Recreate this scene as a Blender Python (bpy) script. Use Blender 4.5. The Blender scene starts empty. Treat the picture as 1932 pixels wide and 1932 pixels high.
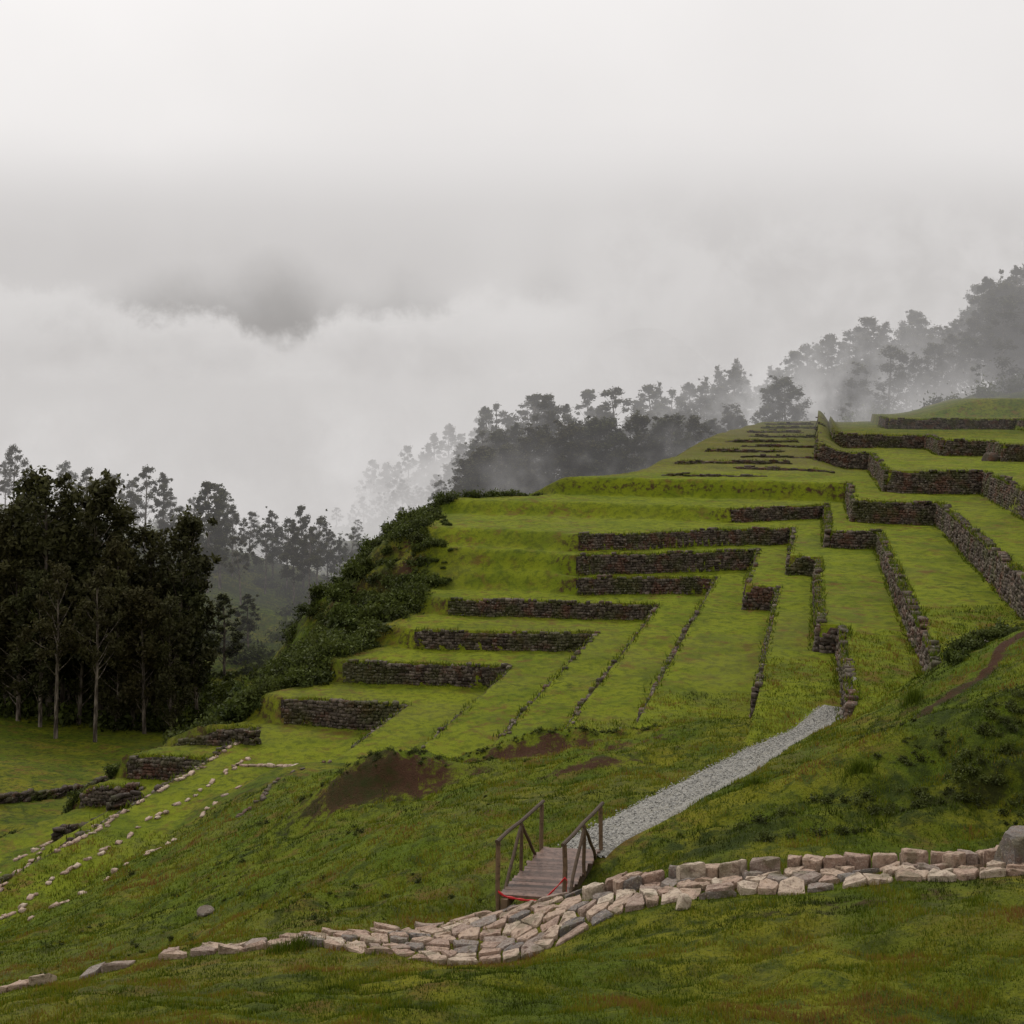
import bpy, bmesh, math, random
import numpy as np
rng = np.random.default_rng(11); random.seed(11)
col = bpy.context.scene.collection

# ------------------------------------------------------------------ helpers
TAB = np.random.default_rng(3).random((256, 256))
def vnoise(x, y, s=0):
    x = np.asarray(x, float) + 17.3*s; y = np.asarray(y, float) + 9.1*s
    xi = np.floor(x).astype(int); yi = np.floor(y).astype(int)
    fx = x-xi; fy = y-yi
    fx = fx*fx*(3-2*fx); fy = fy*fy*(3-2*fy)
    g = lambda i, j: TAB[i & 255, j & 255]
    return ((g(xi, yi)*(1-fx)+g(xi+1, yi)*fx)*(1-fy)+(g(xi, yi+1)*(1-fx)+g(xi+1, yi+1)*fx)*fy)*2-1
def fbm(x, y, o=4, s=0):
    t = 0; a = 1.0; f = 1.0; n = 0
    for i in range(o):
        t = t+a*vnoise(x*f, y*f, s+i); n += a; a *= .5; f *= 2.03
    return t/n
def sstep(e0, e1, v):
    t = np.clip((v-e0)/(e1-e0), 0, 1); return t*t*(3-2*t)

def mesh_arr(name, V, F, tint=None, mat=None, smooth=False, obj=True, attrs=None):
    V = np.asarray(V, np.float32).reshape(-1, 3); F = np.asarray(F, np.int32)
    k = F.shape[1]
    me = bpy.data.meshes.new(name)
    me.vertices.add(len(V)); me.vertices.foreach_set("co", V.ravel())
    me.loops.add(F.size); me.loops.foreach_set("vertex_index", F.ravel())
    me.polygons.add(len(F))
    me.polygons.foreach_set("loop_start", np.arange(0, F.size, k, dtype=np.int32))
    me.polygons.foreach_set("loop_total", np.full(len(F), k, np.int32))
    me.update(calc_edges=True)
    if smooth: me.polygons.foreach_set("use_smooth", np.ones(len(F), bool))
    A = dict(attrs or {})
    if tint is not None: A["tint"] = tint
    for n_, a_ in A.items():
        at = me.attributes.new(n_, 'FLOAT', 'POINT'); at.data.foreach_set("value", np.asarray(a_, np.float32).ravel())
    if mat: me.materials.append(mat)
    if not obj: return me
    o = bpy.data.objects.new(name, me); col.objects.link(o)
    return o
def mesh_py(name, V, F, tint=None, mat=None, smooth=False):
    me = bpy.data.meshes.new(name); me.from_pydata([tuple(v) for v in V], [], F); me.update()
    if smooth: me.polygons.foreach_set("use_smooth", np.ones(len(F), bool))
    if tint is not None:
        at = me.attributes.new("tint", 'FLOAT', 'POINT'); at.data.foreach_set("value", np.asarray(tint, np.float32))
    if mat: me.materials.append(mat)
    o = bpy.data.objects.new(name, me); col.objects.link(o); return o
def tag(o, label=None, cat=None, group=None, kind=None):
    if label: o["label"] = label
    if cat: o["category"] = cat
    if group: o["group"] = group
    if kind: o["kind"] = kind
    return o

class NT:
    def __init__(s, nt): s.nt = nt; nt.nodes.clear()
    def n(s, t, **kw):
        nd = s.nt.nodes.new(t)
        for k, v in kw.items(): setattr(nd, k, v)
        return nd
    def l(s, a, b): s.nt.links.new(a, b)
    def m(s, op, a, b=None, c=None, clamp=False):
        nd = s.n('ShaderNodeMath', operation=op, use_clamp=clamp)
        for i, v in enumerate((a, b, c)):
            if v is None: continue
            if isinstance(v, (int, float)): nd.inputs[i].default_value = v
            else: s.l(v, nd.inputs[i])
        return nd.outputs[0]
    def mr(s, v, a, b, c=0., d=1., it='SMOOTHSTEP'):
        nd = s.n('ShaderNodeMapRange', interpolation_type=it)
        s.l(v, nd.inputs[0])
        for i, x in zip((1, 2, 3, 4), (a, b, c, d)): nd.inputs[i].default_value = x
        return nd.outputs[0]
    def mix(s, f, a, b, bt='MIX'):
        nd = s.n('ShaderNodeMix', data_type='RGBA', blend_type=bt)
        for i, v in ((0, f), (6, a), (7, b)):
            if isinstance(v, (int, float)): nd.inputs[i].default_value = v
            elif isinstance(v, tuple): nd.inputs[i].default_value = (*v, 1) if len(v) == 3 else v
            else: s.l(v, nd.inputs[i])
        return nd.outputs[2]
    def noise(s, vec, sc, det=4, ro=.55, out=0, dist=0.):
        nd = s.n('ShaderNodeTexNoise'); nd.inputs['Scale'].default_value = sc
        nd.inputs['Detail'].default_value = det; nd.inputs['Roughness'].default_value = ro; nd.inputs['Distortion'].default_value = dist
        if vec is not None: s.l(vec, nd.inputs['Vector'])
        return nd.outputs[out]
    def attr(s, name):
        return s.n('ShaderNodeAttribute', attribute_name=name).outputs['Fac']
def newmat(name):
    m = bpy.data.materials.new(name); m.use_nodes = True; return m, NT(m.node_tree)
def finish(N, colr, rough=.8, bump=None, bs=.3, bd=.05, spec=.2, trans=None):
    p = N.n('ShaderNodeBsdfPrincipled'); out = N.n('ShaderNodeOutputMaterial')
    if isinstance(colr, tuple): p.inputs['Base Color'].default_value = (*colr, 1)
    else: N.l(colr, p.inputs['Base Color'])
    if isinstance(rough, (int, float)): p.inputs['Roughness'].default_value = rough
    else: N.l(rough, p.inputs['Roughness'])
    p.inputs['Specular IOR Level'].default_value = spec
    if bump is not None:
        b = N.n('ShaderNodeBump'); b.inputs['Strength'].default_value = bs; b.inputs['Distance'].default_value = bd
        N.l(bump, b.inputs['Height']); N.l(b.outputs[0], p.inputs['Normal'])
    if trans:
        t = N.n('ShaderNodeBsdfTranslucent'); N.l(colr, t.inputs[0])
        mx = N.n('ShaderNodeMixShader'); mx.inputs[0].default_value = trans
        N.l(p.outputs[0], mx.inputs[1]); N.l(t.outputs[0], mx.inputs[2]); N.l(mx.outputs[0], out.inputs[0])
    else: N.l(p.outputs[0], out.inputs[0])

# ------------------------------------------------------------------ materials
def mat_ground():
    m, N = newmat("turf"); pos = N.n('ShaderNodeNewGeometry').outputs['Position']
    n1 = N.noise(pos, .35, 5, .6); n2 = N.noise(pos, 2.2, 6, .7); n3 = N.noise(pos, 18., 4, .7); n4 = N.noise(pos, .09, 3)
    lu = N.attr("lush"); inv = N.m('SUBTRACT', 1., N.m('MULTIPLY', lu, .40))
    c = N.mix(N.mr(n1, .36, .64), (.070, .100, .005), (.170, .165, .010))
    c = N.mix(N.mr(n4, .4, .62, 0, .6), c, (.092, .138, .006))
    c = N.mix(N.m('MULTIPLY', lu, N.mr(n1, .30, .62, .32, .9)), c, (.178, .212, .009))
    c = N.mix(N.m('MULTIPLY', N.mr(n2, .45, .62, 0, .88), inv), c, (.040, .058, .006))
    c = N.mix(N.m('MULTIPLY', N.mr(N.noise(pos, .9, 6, .75), .50, .64, 0, .85), N.mr(N.noise(pos, .16, 3), .40, .58, .12, .95)), c, (.135, .074, .020))
    c = N.mix(N.m('MULTIPLY', N.mr(n3, .5, .70, 0, .8), inv), c, (.030, .038, .007))
    c = N.mix(N.mr(n3, .25, .42, .5, 0.), c, (.25, .24, .045))
    dry = N.attr("dry"); c = N.mix(N.m('MULTIPLY', dry, N.mr(n2, .3, .6, .2, .9)), c, (.13, .112, .040))
    e = N.attr("earth"); ee = N.m('ADD', e, N.m('MULTIPLY', N.m('SUBTRACT', n2, .5), 2.3))
    c = N.mix(N.mr(ee, .38, .85), c, N.mix(n3, (.022, .011, .006), (.095, .046, .025)))
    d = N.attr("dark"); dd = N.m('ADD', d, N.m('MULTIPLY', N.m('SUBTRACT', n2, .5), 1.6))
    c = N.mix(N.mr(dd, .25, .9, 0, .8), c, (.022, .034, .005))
    h = N.m('ADD', N.m('MULTIPLY', n2, .7), N.m('MULTIPLY', n3, .35))
    finish(N, c, .9, h, 1., .18, .1); return m
def mat_far():
    m, N = newmat("mountain_slope"); pos = N.n('ShaderNodeNewGeometry').outputs['Position']
    n = N.noise(pos, .03, 5)
    finish(N, N.mix(N.mr(n, .4, .6), (.012, .009, .007), (.04, .031, .02)), .9); return m
def mat_wallstone():
    m, N = newmat("terrace_stone"); pos = N.n('ShaderNodeNewGeometry').outputs['Position']
    t = N.attr("tint"); n = N.noise(pos, 6, 5, .65); n2 = N.noise(pos, 1.2, 3)
    c = N.mix(t, (.026, .018, .013), (.17, .136, .106))
    c = N.mix(N.mr(n, .5, .7, 0, .6), c, (.026, .018, .012))
    c = N.mix(N.mr(n2, .48, .66, 0, .65), c, (.105, .043, .025))
    c = N.mix(N.mr(N.noise(pos, .5, 4), .46, .62, 0, .65), c, (.050, .056, .013))
    c = N.mix(N.mr(N.noise(pos, 9, 3), .60, .7, 0, .75), c, (.28, .26, .22))
    finish(N, c, .85, n, .8, .05, .2); return m
def mat_palestone():
    m, N = newmat("pink_stone"); pos = N.n('ShaderNodeNewGeometry').outputs['Position']
    t = N.attr("tint"); n = N.noise(pos, 9, 6, .7); n2 = N.noise(pos, 2.5, 3)
    r = N.n('ShaderNodeValToRGB'); N.l(t, r.inputs[0]); cr = r.color_ramp
    cr.elements[0].position = 0; cr.elements[0].color = (.12, .108, .10, 1)
    cr.elements[1].position = 1; cr.elements[1].color = (.54, .45, .34, 1)
    for p_, c_ in ((.2, (.24, .20, .17, 1)), (.42, (.37, .245, .18, 1)), (.75, (.45, .325, .235, 1))):
        e = cr.elements.new(p_); e.color = c_
    c = N.mix(N.mr(n, .46, .64, 0, .75), r.outputs[0], (.15, .090, .062))
    c = N.mix(N.mr(N.noise(pos, 30, 3), .56, .68, 0, .6), c, (.52, .43, .34))
    c = N.mix(N.mr(n2, .54, .68, 0, .6), c, (.12, .105, .05))
    finish(N, c, .6, n, 1., .07, .35); return m
def mat_path():
    m, N = newmat("gravel"); pos = N.n('ShaderNodeNewGeometry').outputs['Position']
    v = N.n('ShaderNodeTexVoronoi'); v.inputs['Scale'].default_value = 24; N.l(pos, v.inputs['Vector'])
    sp = N.n('ShaderNodeSeparateColor'); N.l(v.outputs['Color'], sp.inputs[0])
    c = N.mix(sp.outputs[0], (.17, .16, .14), (.38, .365, .325))
    c = N.mix(N.mr(v.outputs['Distance'], .35, .7, 0, .6), c, (.10, .095, .08))
    c = N.mix(N.mr(N.noise(pos, 1.5, 4), .5, .75, 0, .5), c, (.15, .135, .09))
    finish(N, c, .8, N.m('SUBTRACT', 1., v.outputs['Distance']), .8, .02, .25); return m
def mat_wood(dark=True):
    m, N = newmat("wet_wood" if dark else "weathered_wood"); tc = N.n('ShaderNodeTexCoord').outputs['Object']
    mp = N.n('ShaderNodeMapping'); mp.inputs['Scale'].default_value = (3, 3, 3); N.l(tc, mp.inputs[0])
    n = N.noise(mp.outputs[0], 3, 6, .7)
    t = N.attr("tint")
    if dark: c = N.mix(t, (.040, .024, .017), (.20, .125, .095))
    else: c = N.mix(t, (.040, .024, .014), (.19, .125, .070))
    c = N.mix(N.mr(n, .45, .7, 0, .75), c, (.022, .013, .008))
    finish(N, c, .45 if dark else .7, n, .6, .012, .35); return m
def mat_leaf(name, a, b, trans=.2, br=.5):
    m, N = newmat(name); t = N.attr("tint"); oi = N.n('ShaderNodeObjectInfo').outputs['Random']
    c = N.mix(t, a, b); c = N.mix(N.m('MULTIPLY', oi, br), c, (b[0]*.75, b[1]*.48, b[2]*.5))
    finish(N, c, .7, spec=.2, trans=trans); return m
def mat_bark():
    m, N = newmat("eucalyptus_bark"); pos = N.n('ShaderNodeTexCoord').outputs['Object']
    mp = N.n('ShaderNodeMapping'); mp.inputs['Scale'].default_value = (2, 2, .35); N.l(pos, mp.inputs[0])
    n = N.noise(mp.outputs[0], 2.0, 5)
    finish(N, N.mix(N.mr(n, .4, .65), (.05, .038, .03), (.22, .18, .145)), .8, n, .5, .05); return m
def mat_grass():
    m, N = newmat("grass_blades"); t = N.attr("tint")
    r = N.n('ShaderNodeValToRGB'); N.l(t, r.inputs[0]); cr = r.color_ramp
    cr.elements[0].position = 0; cr.elements[0].color = (.025, .036, .004, 1)
    cr.elements[1].position = 1; cr.elements[1].color = (.20, .105, .032, 1)
    e = cr.elements.new(.45); e.color = (.086, .124, .005, 1)
    e = cr.elements.new(.75); e.color = (.195, .190, .011, 1)
    finish(N, r.outputs[0], .6, spec=.2, trans=.25); return m
def mat_red():
    m, N = newmat("red_tape"); n = N.noise(N.n('ShaderNodeNewGeometry').outputs['Position'], 30, 3)
    finish(N, N.mix(n, (.30, .01, .015), (.55, .03, .03)), .5); return m
G = mat_ground(); MF = mat_far(); MW = mat_wallstone(); MP = mat_palestone(); MG = mat_path()
MWD = mat_wood(True); MWP = mat_wood(False); ML = mat_leaf("eucalyptus_leaves", (.011, .014, .005), (.078, .084, .027))
MLS = mat_leaf("shrub_leaves", (.011, .020, .004), (.085, .112, .018), br=.25); MB = mat_bark(); MGR = mat_grass(); MR = mat_red()

# ------------------------------------------------------------------ terrain
SA, CA = math.sin(math.radians(15.6)), math.cos(math.radians(15.6))
def toab(x, y): return x*SA+y*CA, x*CA-y*SA
def toxy(a, b): return a*SA+b*CA, a*CA-b*SA
CP = np.array([
 (0,0,-1.8),(-10,0,-2.6),(10,0,-1.2),(0,-15,2),(-20,-10,-1),(20,-10,2.5),
 (0,5,-3.8),(0,10.5,-6.),(-5,10.5,-6.2),(5,10.5,-5.85),(12,12,-5.0),(-12,10,-6.8),(0,14,-7.5),(-5,15,-8.2),(5,14,-6.9),
 (-8.9,19,-10.35),(-6.7,19.2,-9.95),(-3.2,19,-9.42),(-.8,17.8,-8.95),(.3,17.2,-8.68),(.5,19.2,-8.85),(2,17.8,-8.15),(4.5,17.8,-7.85),(7.7,17.1,-7.35),(10,17,-7.0),
 (.8,21.2,-9.85),(-.8,22,-10.0),(-3.1,24,-10.6),(-8,25,-12.6),(-14,30,-15.2),(-10.6,33,-15.1),(-13.5,42,-17.4),(-8.5,38,-14.9),
 (-17,46,-19.3),(-18.7,41,-19.1),(-24,52,-21.6),(-10.8,50,-17.0),(-5.1,42,-14.7),(.67,42,-13.7),(4.5,40.5,-12.7),(8.1,39,-11.6),
 (-1.1,34,-12.1),(2.9,33,-11.25),(-4,29,-12.0),(-14,22,-12.3),(-22,25,-16.5),(-25,40,-20.5),
 (1.47,22.8,-9.36),(2.62,24.2,-9.46),(3.85,26.2,-9.64),(5.75,29.5,-10.08),(7.7,33,-10.55),(9.8,36,-10.9),(11.4,38.3,-11.2),
 (4.4,21.3,-8.35),(7.1,20,-8.1),(9.3,20.2,-7.9),(8.2,23.3,-7.55),(10.5,23.5,-7.0),(8,27,-8.9),(13,28,-7.2),(11,31,-8.9),(15.8,34,-7.4),(13.5,36.5,-9.4),(20,30,-5.8),(14,20,-6.3),(25,36,-6.2),
 (15,43,-12),(15,52,-15),(5,50,-17),(20,44,-10.8),(30,46,-8.8),(25,60,-14),(20,80,-18),(32,92,-14),(10,70,-20),(0,60,-21.5),(-10,60,-22.5),(-17,55,-21.6),(45,62,-8),(40,120,-13),(60,100,-9),(65,165,-7),(50,150,-12),(80,150,-4),
 (-25,60,-24.8),(-32.6,70,-26.4),(-26,75,-27.5),(-40,85,-28.7),(-25,95,-32),(-50,120,-33),(-30,120,-35),(-41,150,-31.5),(-25,150,-33),(-45,180,-26),(-33,178,-30),(-24,190,-25),
 (-1.5,190,-18.5),(0,150,-30),(10,130,-24),(27,200,-14),(37,220,-12),(57,220,-7),(73,220,-2),(92,207,3),(110,205,7),(120,150,4),(160,220,20),(-15,225,-24),(-32,225,-30),(20,235,-17),
 (-93,200,-20),(-80,130,-27),(-70,170,-25),(-65,90,-28),(-50,60,-24),(-60,30,-19),(-35,52,-23.8),(-120,120,-24),(-100,60,-20),(80,60,-4),(70,20,-1),(60,-10,2),(-60,-10,-5),
 (0,280,-55),(-80,280,-55),(90,290,-22),(150,300,0),(0,420,-70),(150,450,-30),(-150,300,-45)], float)
def tps(r2): return np.where(r2 > 1e-9, .5*r2*np.log(np.maximum(r2, 1e-9)), 0)
P = CP[:, :2]/50.; n_ = len(P)
K = tps(((P[:, None]-P[None])**2).sum(-1))+np.eye(n_)*1e-4
A_ = np.zeros((n_+3, n_+3)); A_[:n_, :n_] = K; A_[:n_, n_] = 1; A_[:n_, n_+1:] = P; A_[n_, :n_] = 1; A_[n_+1:, :n_] = P.T
W_ = np.linalg.solve(A_, np.r_[CP[:, 2], 0, 0, 0])
def base(x, y):
    s = x.shape; x = x.ravel()/50.; y = y.ravel()/50.; out = W_[n_]+W_[n_+1]*x+W_[n_+2]*y
    for i in range(n_): out = out+W_[i]*tps((x-P[i, 0])**2+(y-P[i, 1])**2)
    return out.reshape(s)

# terrace steps: step height, front a, corner b, skew, left end b, [(a,b) jogs], final b
LV = [
 (1.00, 50.0, -34.0, .15, -37.4, [], -34.0),
 (1.15, 52.0, -31.0, .15, -35.8, [], -31.0),
 (1.05, 54.6, -29.7, .13, -34.7, [], -29.7),
 (1.40, 56.2, -21.7, .09, -28.9, [], -21.7),
 (1.20, 61.2, -17.1, .14, -27.1, [], -17.1),
 (1.10, 66.4, -13.2, .21, -24.2, [], -13.2),
 (1.00, 71.4, -10.06, .15, -23.8, [], -10.06),
 (1.15, 76.7, -6.8, .34, -16.0, [], -6.8),
 (1.35, 80.6, -4.2, .46, -16.3, [(65.6, -4.2)], -2.3),
 (1.14, 85.6, -1.8, .565, -16.6, [(70., -1.8), (49.5, 0.)], 1.0),
 (1.09, 93.0, .6, .64, -6.7, [(75.3, .6)], 3.8),
 (1.53, 96.7, 2.4, .22, 1.0, [(80.8, 2.4)], 8.0),
 (1.69, 124., -.2, 0, -.2, [(116., -.2), (88., 5.)], 11.9),
 (1.47, 140., 1.7, 0, 1.7, [(127., 1.7), (112., 11.3), (103., 15.4)], 18.),
 (1.30, 165., 8.5, 0, 8.5, [(150., 8.5)], 24.),
]
def level_sd(L, a, b):
    st, ak, bk, m, bL, jog, bf = L
    d = a-(ak+m*(np.clip(b, bL, bk)-bk))
    if ak > 100: d = np.minimum(d, b-bk)
    if not jog: d = np.maximum(d, b-bk)
    else:
        for (aj, bj) in jog: d = np.maximum(d, np.minimum(a-aj, b-bj))
        d = np.maximum(d, b-bf)
    return d
E = np.array([(-40,34),(-31,46),(-24.5,54),(-22.2,58),(-19.5,60.5),(-14.2,62),(-11.2,65.5),(-8,69),(-6.6,74),(-6,80),(-7.5,90),(-5,96),(3,99),(11.5,104),(19.5,122),(27.5,146),(39,171),(54,184),(75,191),(120,196),(220,230)], float)
def flank(x, y):
    best = np.full(x.shape, 1e9); sg = np.ones(x.shape)
    for i in range(len(E)-1):
        p, q = E[i], E[i+1]; d = q-p; L2 = d@d
        t = np.clip(((x-p[0])*d[0]+(y-p[1])*d[1])/L2, 0, 1)
        dx = x-p[0]-t*d[0]; dy = y-p[1]-t*d[1]; D = np.hypot(dx, dy)
        c = d[0]*dy-d[1]*dx; up = D < best
        best = np.where(up, D, best); sg = np.where(up, np.sign(c), sg)
    return best*sg
# low, irregular far terraces: front distance, step, skew, left end b, right end b, walled
FARS = [(104, .26, .20, -14, -5., 1), (108, .30, -.04, -8, 1.2, 1), (114, .34, .20, -14, -3., 1), (119, .26, .02, -8, .5, 1), (125, .34, .16, -12.5, -4., 1), (130, .30, -.03, -9, .2, 1), (137, .34, .16, -11, -2.5, 1), (144, .30, .0, -9, 1., 1), (153, .36, .12, -9.5, -2.5, 1), (161, .30, -.04, -8, 1.5, 1), (171, .30, .1, -8, -1., 1)]
PC = np.array([(1.35,22.55),(1.75,23.1),(2.62,24.2),(3.85,26.2),(5.75,29.5),(7.7,33),(9.8,36),(11.6,38.8)], float)
def pdist(x, y):
    best = np.full(np.shape(x), 1e9)
    for i in range(len(PC)-1):
        p, q = PC[i], PC[i+1]; d = q-p
        t = np.clip(((x-p[0])*d[0]+(y-p[1])*d[1])/(d@d), 0, 1)
        best = np.minimum(best, np.hypot(x-p[0]-t*d[0], y-p[1]-t*d[1]))
    return best
def terrain(x, y):
    a, b = toab(x, y); B = base(x, y)
    z = np.full(x.shape, -21.4)
    for L in LV:
        soft = .10+1.6*sstep(0, 2.5, L[4]-b)*(a > L[1]-25)
        if L[1] > 93 and L[1] < 100: soft = .1+1.3*sstep(0, 2, 2.0-b)
        z = z+L[0]*sstep(0, 1, level_sd(L, a, b)/soft)
    for fa, h, sk, bl_, br_, wl in FARS: z = z+h*sstep(0, 1, (a-fa-sk*b)/np.where((b > bl_) & (b < br_) & (wl > 0), .5, 3.))*sstep(3, 0, b)
    z = z+2.6*sstep(0, 6, np.minimum(a-165, (b-12)*.5))
    s = flank(x, y); sp = np.maximum(s, 0)
    drop = np.where(sp < 15, .25*sp+.02*sp*sp, 8.25+.85*(sp-15))*(1+1.2*sstep(70, 95, y)+2.8*sstep(80, 58, y)*sstep(-13, -19, x))
    T = z-drop+.10*fbm(x/2.2, y/2.2, 3)+.06*fbm(x/.8, y/.8, 2, 3)+fbm(x/3.5, y/3.5, 4, 5)*1.1*sstep(0, 4, s)-np.maximum(0, y-215)*.3
    pathd = pdist(x, y)
    nz = fbm(x/6, y/6, 3, 2)*.4*sstep(1, 4, pathd)*sstep(8, 24, y)+(fbm(x/1.3, y/1.3, 3, 8)*.21+.09*fbm(x/.45, y/.45, 2, 28))*sstep(.8, 1.6, pathd)
    nz = nz*np.where((y > 15.5) & (y < 21) & (np.abs(x) < 10), .35, 1)
    N = B+nz+fbm(x/9, y/9, 4, 3)*1.3*sstep(95, 140, y)
    def gb(cx, cy, rx, ry, h): return h*np.exp(-((x-cx)/rx)**2-((y-cy)/ry)**2)
    N = N+gb(-4.4, 37.7, 2.8, 1.1, 1.5)+gb(.9, 40.7, 3.8, .8, .8)+gb(3.2, 34.6, 2, .6, .35)+gb(-7.8, 33, 1.6, 1, .3)+gb(9, 24.3, 4, 1.2, .35)
    N = N+.35*sstep(.1, .6, fbm(x/1.6, y/1.1, 3, 33))*(np.exp(-((x-9)/4)**2-((y-22.3)/2.2)**2)+.8*np.exp(-((x+1)/8)**2-((y-38.2)/2.5)**2))
    return np.maximum(N, T), (T > N), s, z
def axis(parts):
    o = []
    for lo, hi, st in parts: o.append(np.arange(lo, hi-1e-6, st))
    return np.concatenate(o+[[parts[-1][1]]])
ga = axis([(-25, 5, 1.), (5, 9, .25), (9, 27, .125), (27, 100, .25), (100, 180, .5), (180, 300, 2.), (300, 900, 12.)])
gb_ = axis([(-420, -60, 6.), (-60, -42, .6), (-42, -14, .25), (-14, 8, .15), (8, 20, .25), (20, 60, .6), (60, 360, 6.)])
AA, BB = np.meshgrid(ga, gb_, indexing='ij'); XX, YY = toxy(AA, BB)
ZZ, ONT, SS, LZ = terrain(XX, YY)
na, nb = AA.shape
idx = np.arange(na*nb).reshape(na, nb)
Fq = np.stack([idx[:-1, :-1], idx[:-1, 1:], idx[1:, 1:], idx[1:, :-1]], -1).reshape(-1, 4)[:, ::-1]
def gbl(cx, cy, rx, ry): return np.exp(-((XX-cx)/rx)**2-((YY-cy)/ry)**2)
earth = 1.2*gbl(-4.4, 36.7, 3.2, .95)+1.0*gbl(.4, 39.8, 3.8, .6)+.8*gbl(4.5, 38.5, 1.8, .5)+.8*gbl(2.4, 33.9, 2.2, .45)+.5*gbl(-.6, 27.8, .6, .5)+.55*gbl(5.2, 35.2, 1.8, .5)+.75*gbl(.0, 15.8, 1.2, .5)+.55*gbl(5, 16, 2.6, .5)+.5*gbl(-7.5, 31, 1.4, .8)+.6*gbl(9, 21.3, 1.5, .6)+.5*gbl(1.2, 24.8, .2, 1)
tr = np.abs((YY-30)-(XX-11.6)*.79+.25*np.sin(XX*2)); earth = earth+1.3*np.exp(-(tr/.34)**2)*((XX > 10.8) & (XX < 19))
earth = earth+.55*sstep(.0, 1.5, SS)*ONT*sstep(.1, .5, vnoise(XX/4, YY/4, 4))*(YY < 100)
slope = np.hypot(*[g for g in np.gradient(ZZ, ga, gb_)])
earth = earth+.5*sstep(.8, 1.6, slope)*(YY > 40)
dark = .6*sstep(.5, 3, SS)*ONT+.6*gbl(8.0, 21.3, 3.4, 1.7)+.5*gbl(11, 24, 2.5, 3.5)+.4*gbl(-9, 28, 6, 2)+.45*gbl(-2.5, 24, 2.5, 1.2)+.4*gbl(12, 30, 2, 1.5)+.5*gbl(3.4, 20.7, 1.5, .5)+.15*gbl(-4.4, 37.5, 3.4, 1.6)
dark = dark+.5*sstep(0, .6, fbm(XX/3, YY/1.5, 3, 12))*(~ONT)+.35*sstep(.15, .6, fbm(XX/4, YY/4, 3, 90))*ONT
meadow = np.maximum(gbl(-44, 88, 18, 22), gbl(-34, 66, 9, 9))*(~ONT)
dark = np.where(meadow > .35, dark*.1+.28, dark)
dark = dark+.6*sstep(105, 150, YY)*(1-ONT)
dry = sstep(98, 108, YY)*ONT*sstep(6, 0, BB)*.75+.3*sstep(0, .5, fbm(XX/5, YY/5, 3, 50))
lush = ONT*sstep(.5, -1.5, SS)*sstep(125, 105, YY)*.95
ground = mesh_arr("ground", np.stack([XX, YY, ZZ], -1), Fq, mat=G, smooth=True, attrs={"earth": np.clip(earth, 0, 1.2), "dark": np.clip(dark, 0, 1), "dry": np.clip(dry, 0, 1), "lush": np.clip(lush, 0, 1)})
tag(ground, "mossy green grass hillside falling into a misty valley", "ground", kind="structure")
def gidx(x, y):
    a, b = toab(np.asarray(x, float), np.asarray(y, float))
    i = np.clip(np.searchsorted(ga, a)-1, 0, na-2); j = np.clip(np.searchsorted(gb_, b)-1, 0, nb-2)
    return a, b, i, j
def Zm(x, y):
    a, b, i, j = gidx(x, y)
    u = np.clip((a-ga[i])/(ga[i+1]-ga[i]), 0, 1); v = np.clip((b-gb_[j])/(gb_[j+1]-gb_[j]), 0, 1)
    return (ZZ[i, j]*(1-u)+ZZ[i+1, j]*u)*(1-v)+(ZZ[i, j+1]*(1-u)+ZZ[i+1, j+1]*u)*v
def onterr(x, y):
    a, b, i, j = gidx(x, y); return ONT[i, j]

def ridge(name, xs, ybase, depth, zf, label):
    mt = np.linspace(0, 1, 30); X_, T_ = np.meshgrid(xs, mt, indexing='ij')
    Y_ = ybase+T_*depth+12*fbm(X_/60, T_*4, 3, 1); Z_ = -75+T_*(zf(X_)+75)+6*fbm(X_/40, T_*5, 4, 2)*T_
    ii = np.arange(X_.size).reshape(X_.shape)
    F_ = np.stack([ii[:-1, :-1], ii[1:, :-1], ii[1:, 1:], ii[:-1, 1:]], -1).reshape(-1, 4)
    tag(mesh_arr(name, np.stack([X_, Y_, Z_], -1), F_, mat=MF, smooth=True), label, "mountain", kind="structure")
ridge("mountain", np.linspace(-420, 200, 120), 450, 40, lambda x: 66+5*fbm(x/70, x*0, 2, 9), "dark wooded mountainside mostly hidden by cloud")
ridge("hill", np.linspace(-90, 420, 120), 405, 12, lambda x: -70+97*np.exp(-((x-50)/56.)**2)+np.where(x > 60, 140*sstep(60, 240, x), 0), "faint grassy ridge behind thick mist")

# ------------------------------------------------------------------ stones
def cube_template():
    V = []; ix = {}
    for i in (-1, 0, 1):
        for j in (-1, 0, 1):
            for k in (-1, 0, 1):
                if i == j == k == 0: continue
                ix[(i, j, k)] = len(V); V.append((i, j, k))
    F = []
    for ax in range(3):
        for s in (-1, 1):
            u, v = [q for q in range(3) if q != ax]
            for p in (-1, 0):
                for q in (-1, 0):
                    c = []
                    for dp, dq in ((0, 0), (1, 0), (1, 1), (0, 1)):
                        t = [0, 0, 0]; t[ax] = s; t[u] = p+dp; t[v] = q+dq; c.append(ix[tuple(t)])
                    if (s > 0) != (ax == 1): F.append(c)
                    else: F.append(c[::-1])
    V = np.array(V, float); L = np.linalg.norm(V, axis=1, keepdims=True)
    return V*.72+V/L*1.22*.28, np.array(F)
TV, TF = cube_template()
def stones(C, H, X, Y, Z, jit=.15):
    n = len(C); D = TV[None]+rng.normal(0, jit, (n, 26, 3))
    D = D*H[:, None, :]
    V = C[:, None]+D[..., 0:1]*X[:, None]+D[..., 1:2]*Y[:, None]+D[..., 2:3]*Z[:, None]
    Fc = (TF[None]+26*np.arange(n)[:, None, None]).reshape(-1, 4)
    return V.reshape(-1, 3), Fc
FR_ = []
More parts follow.
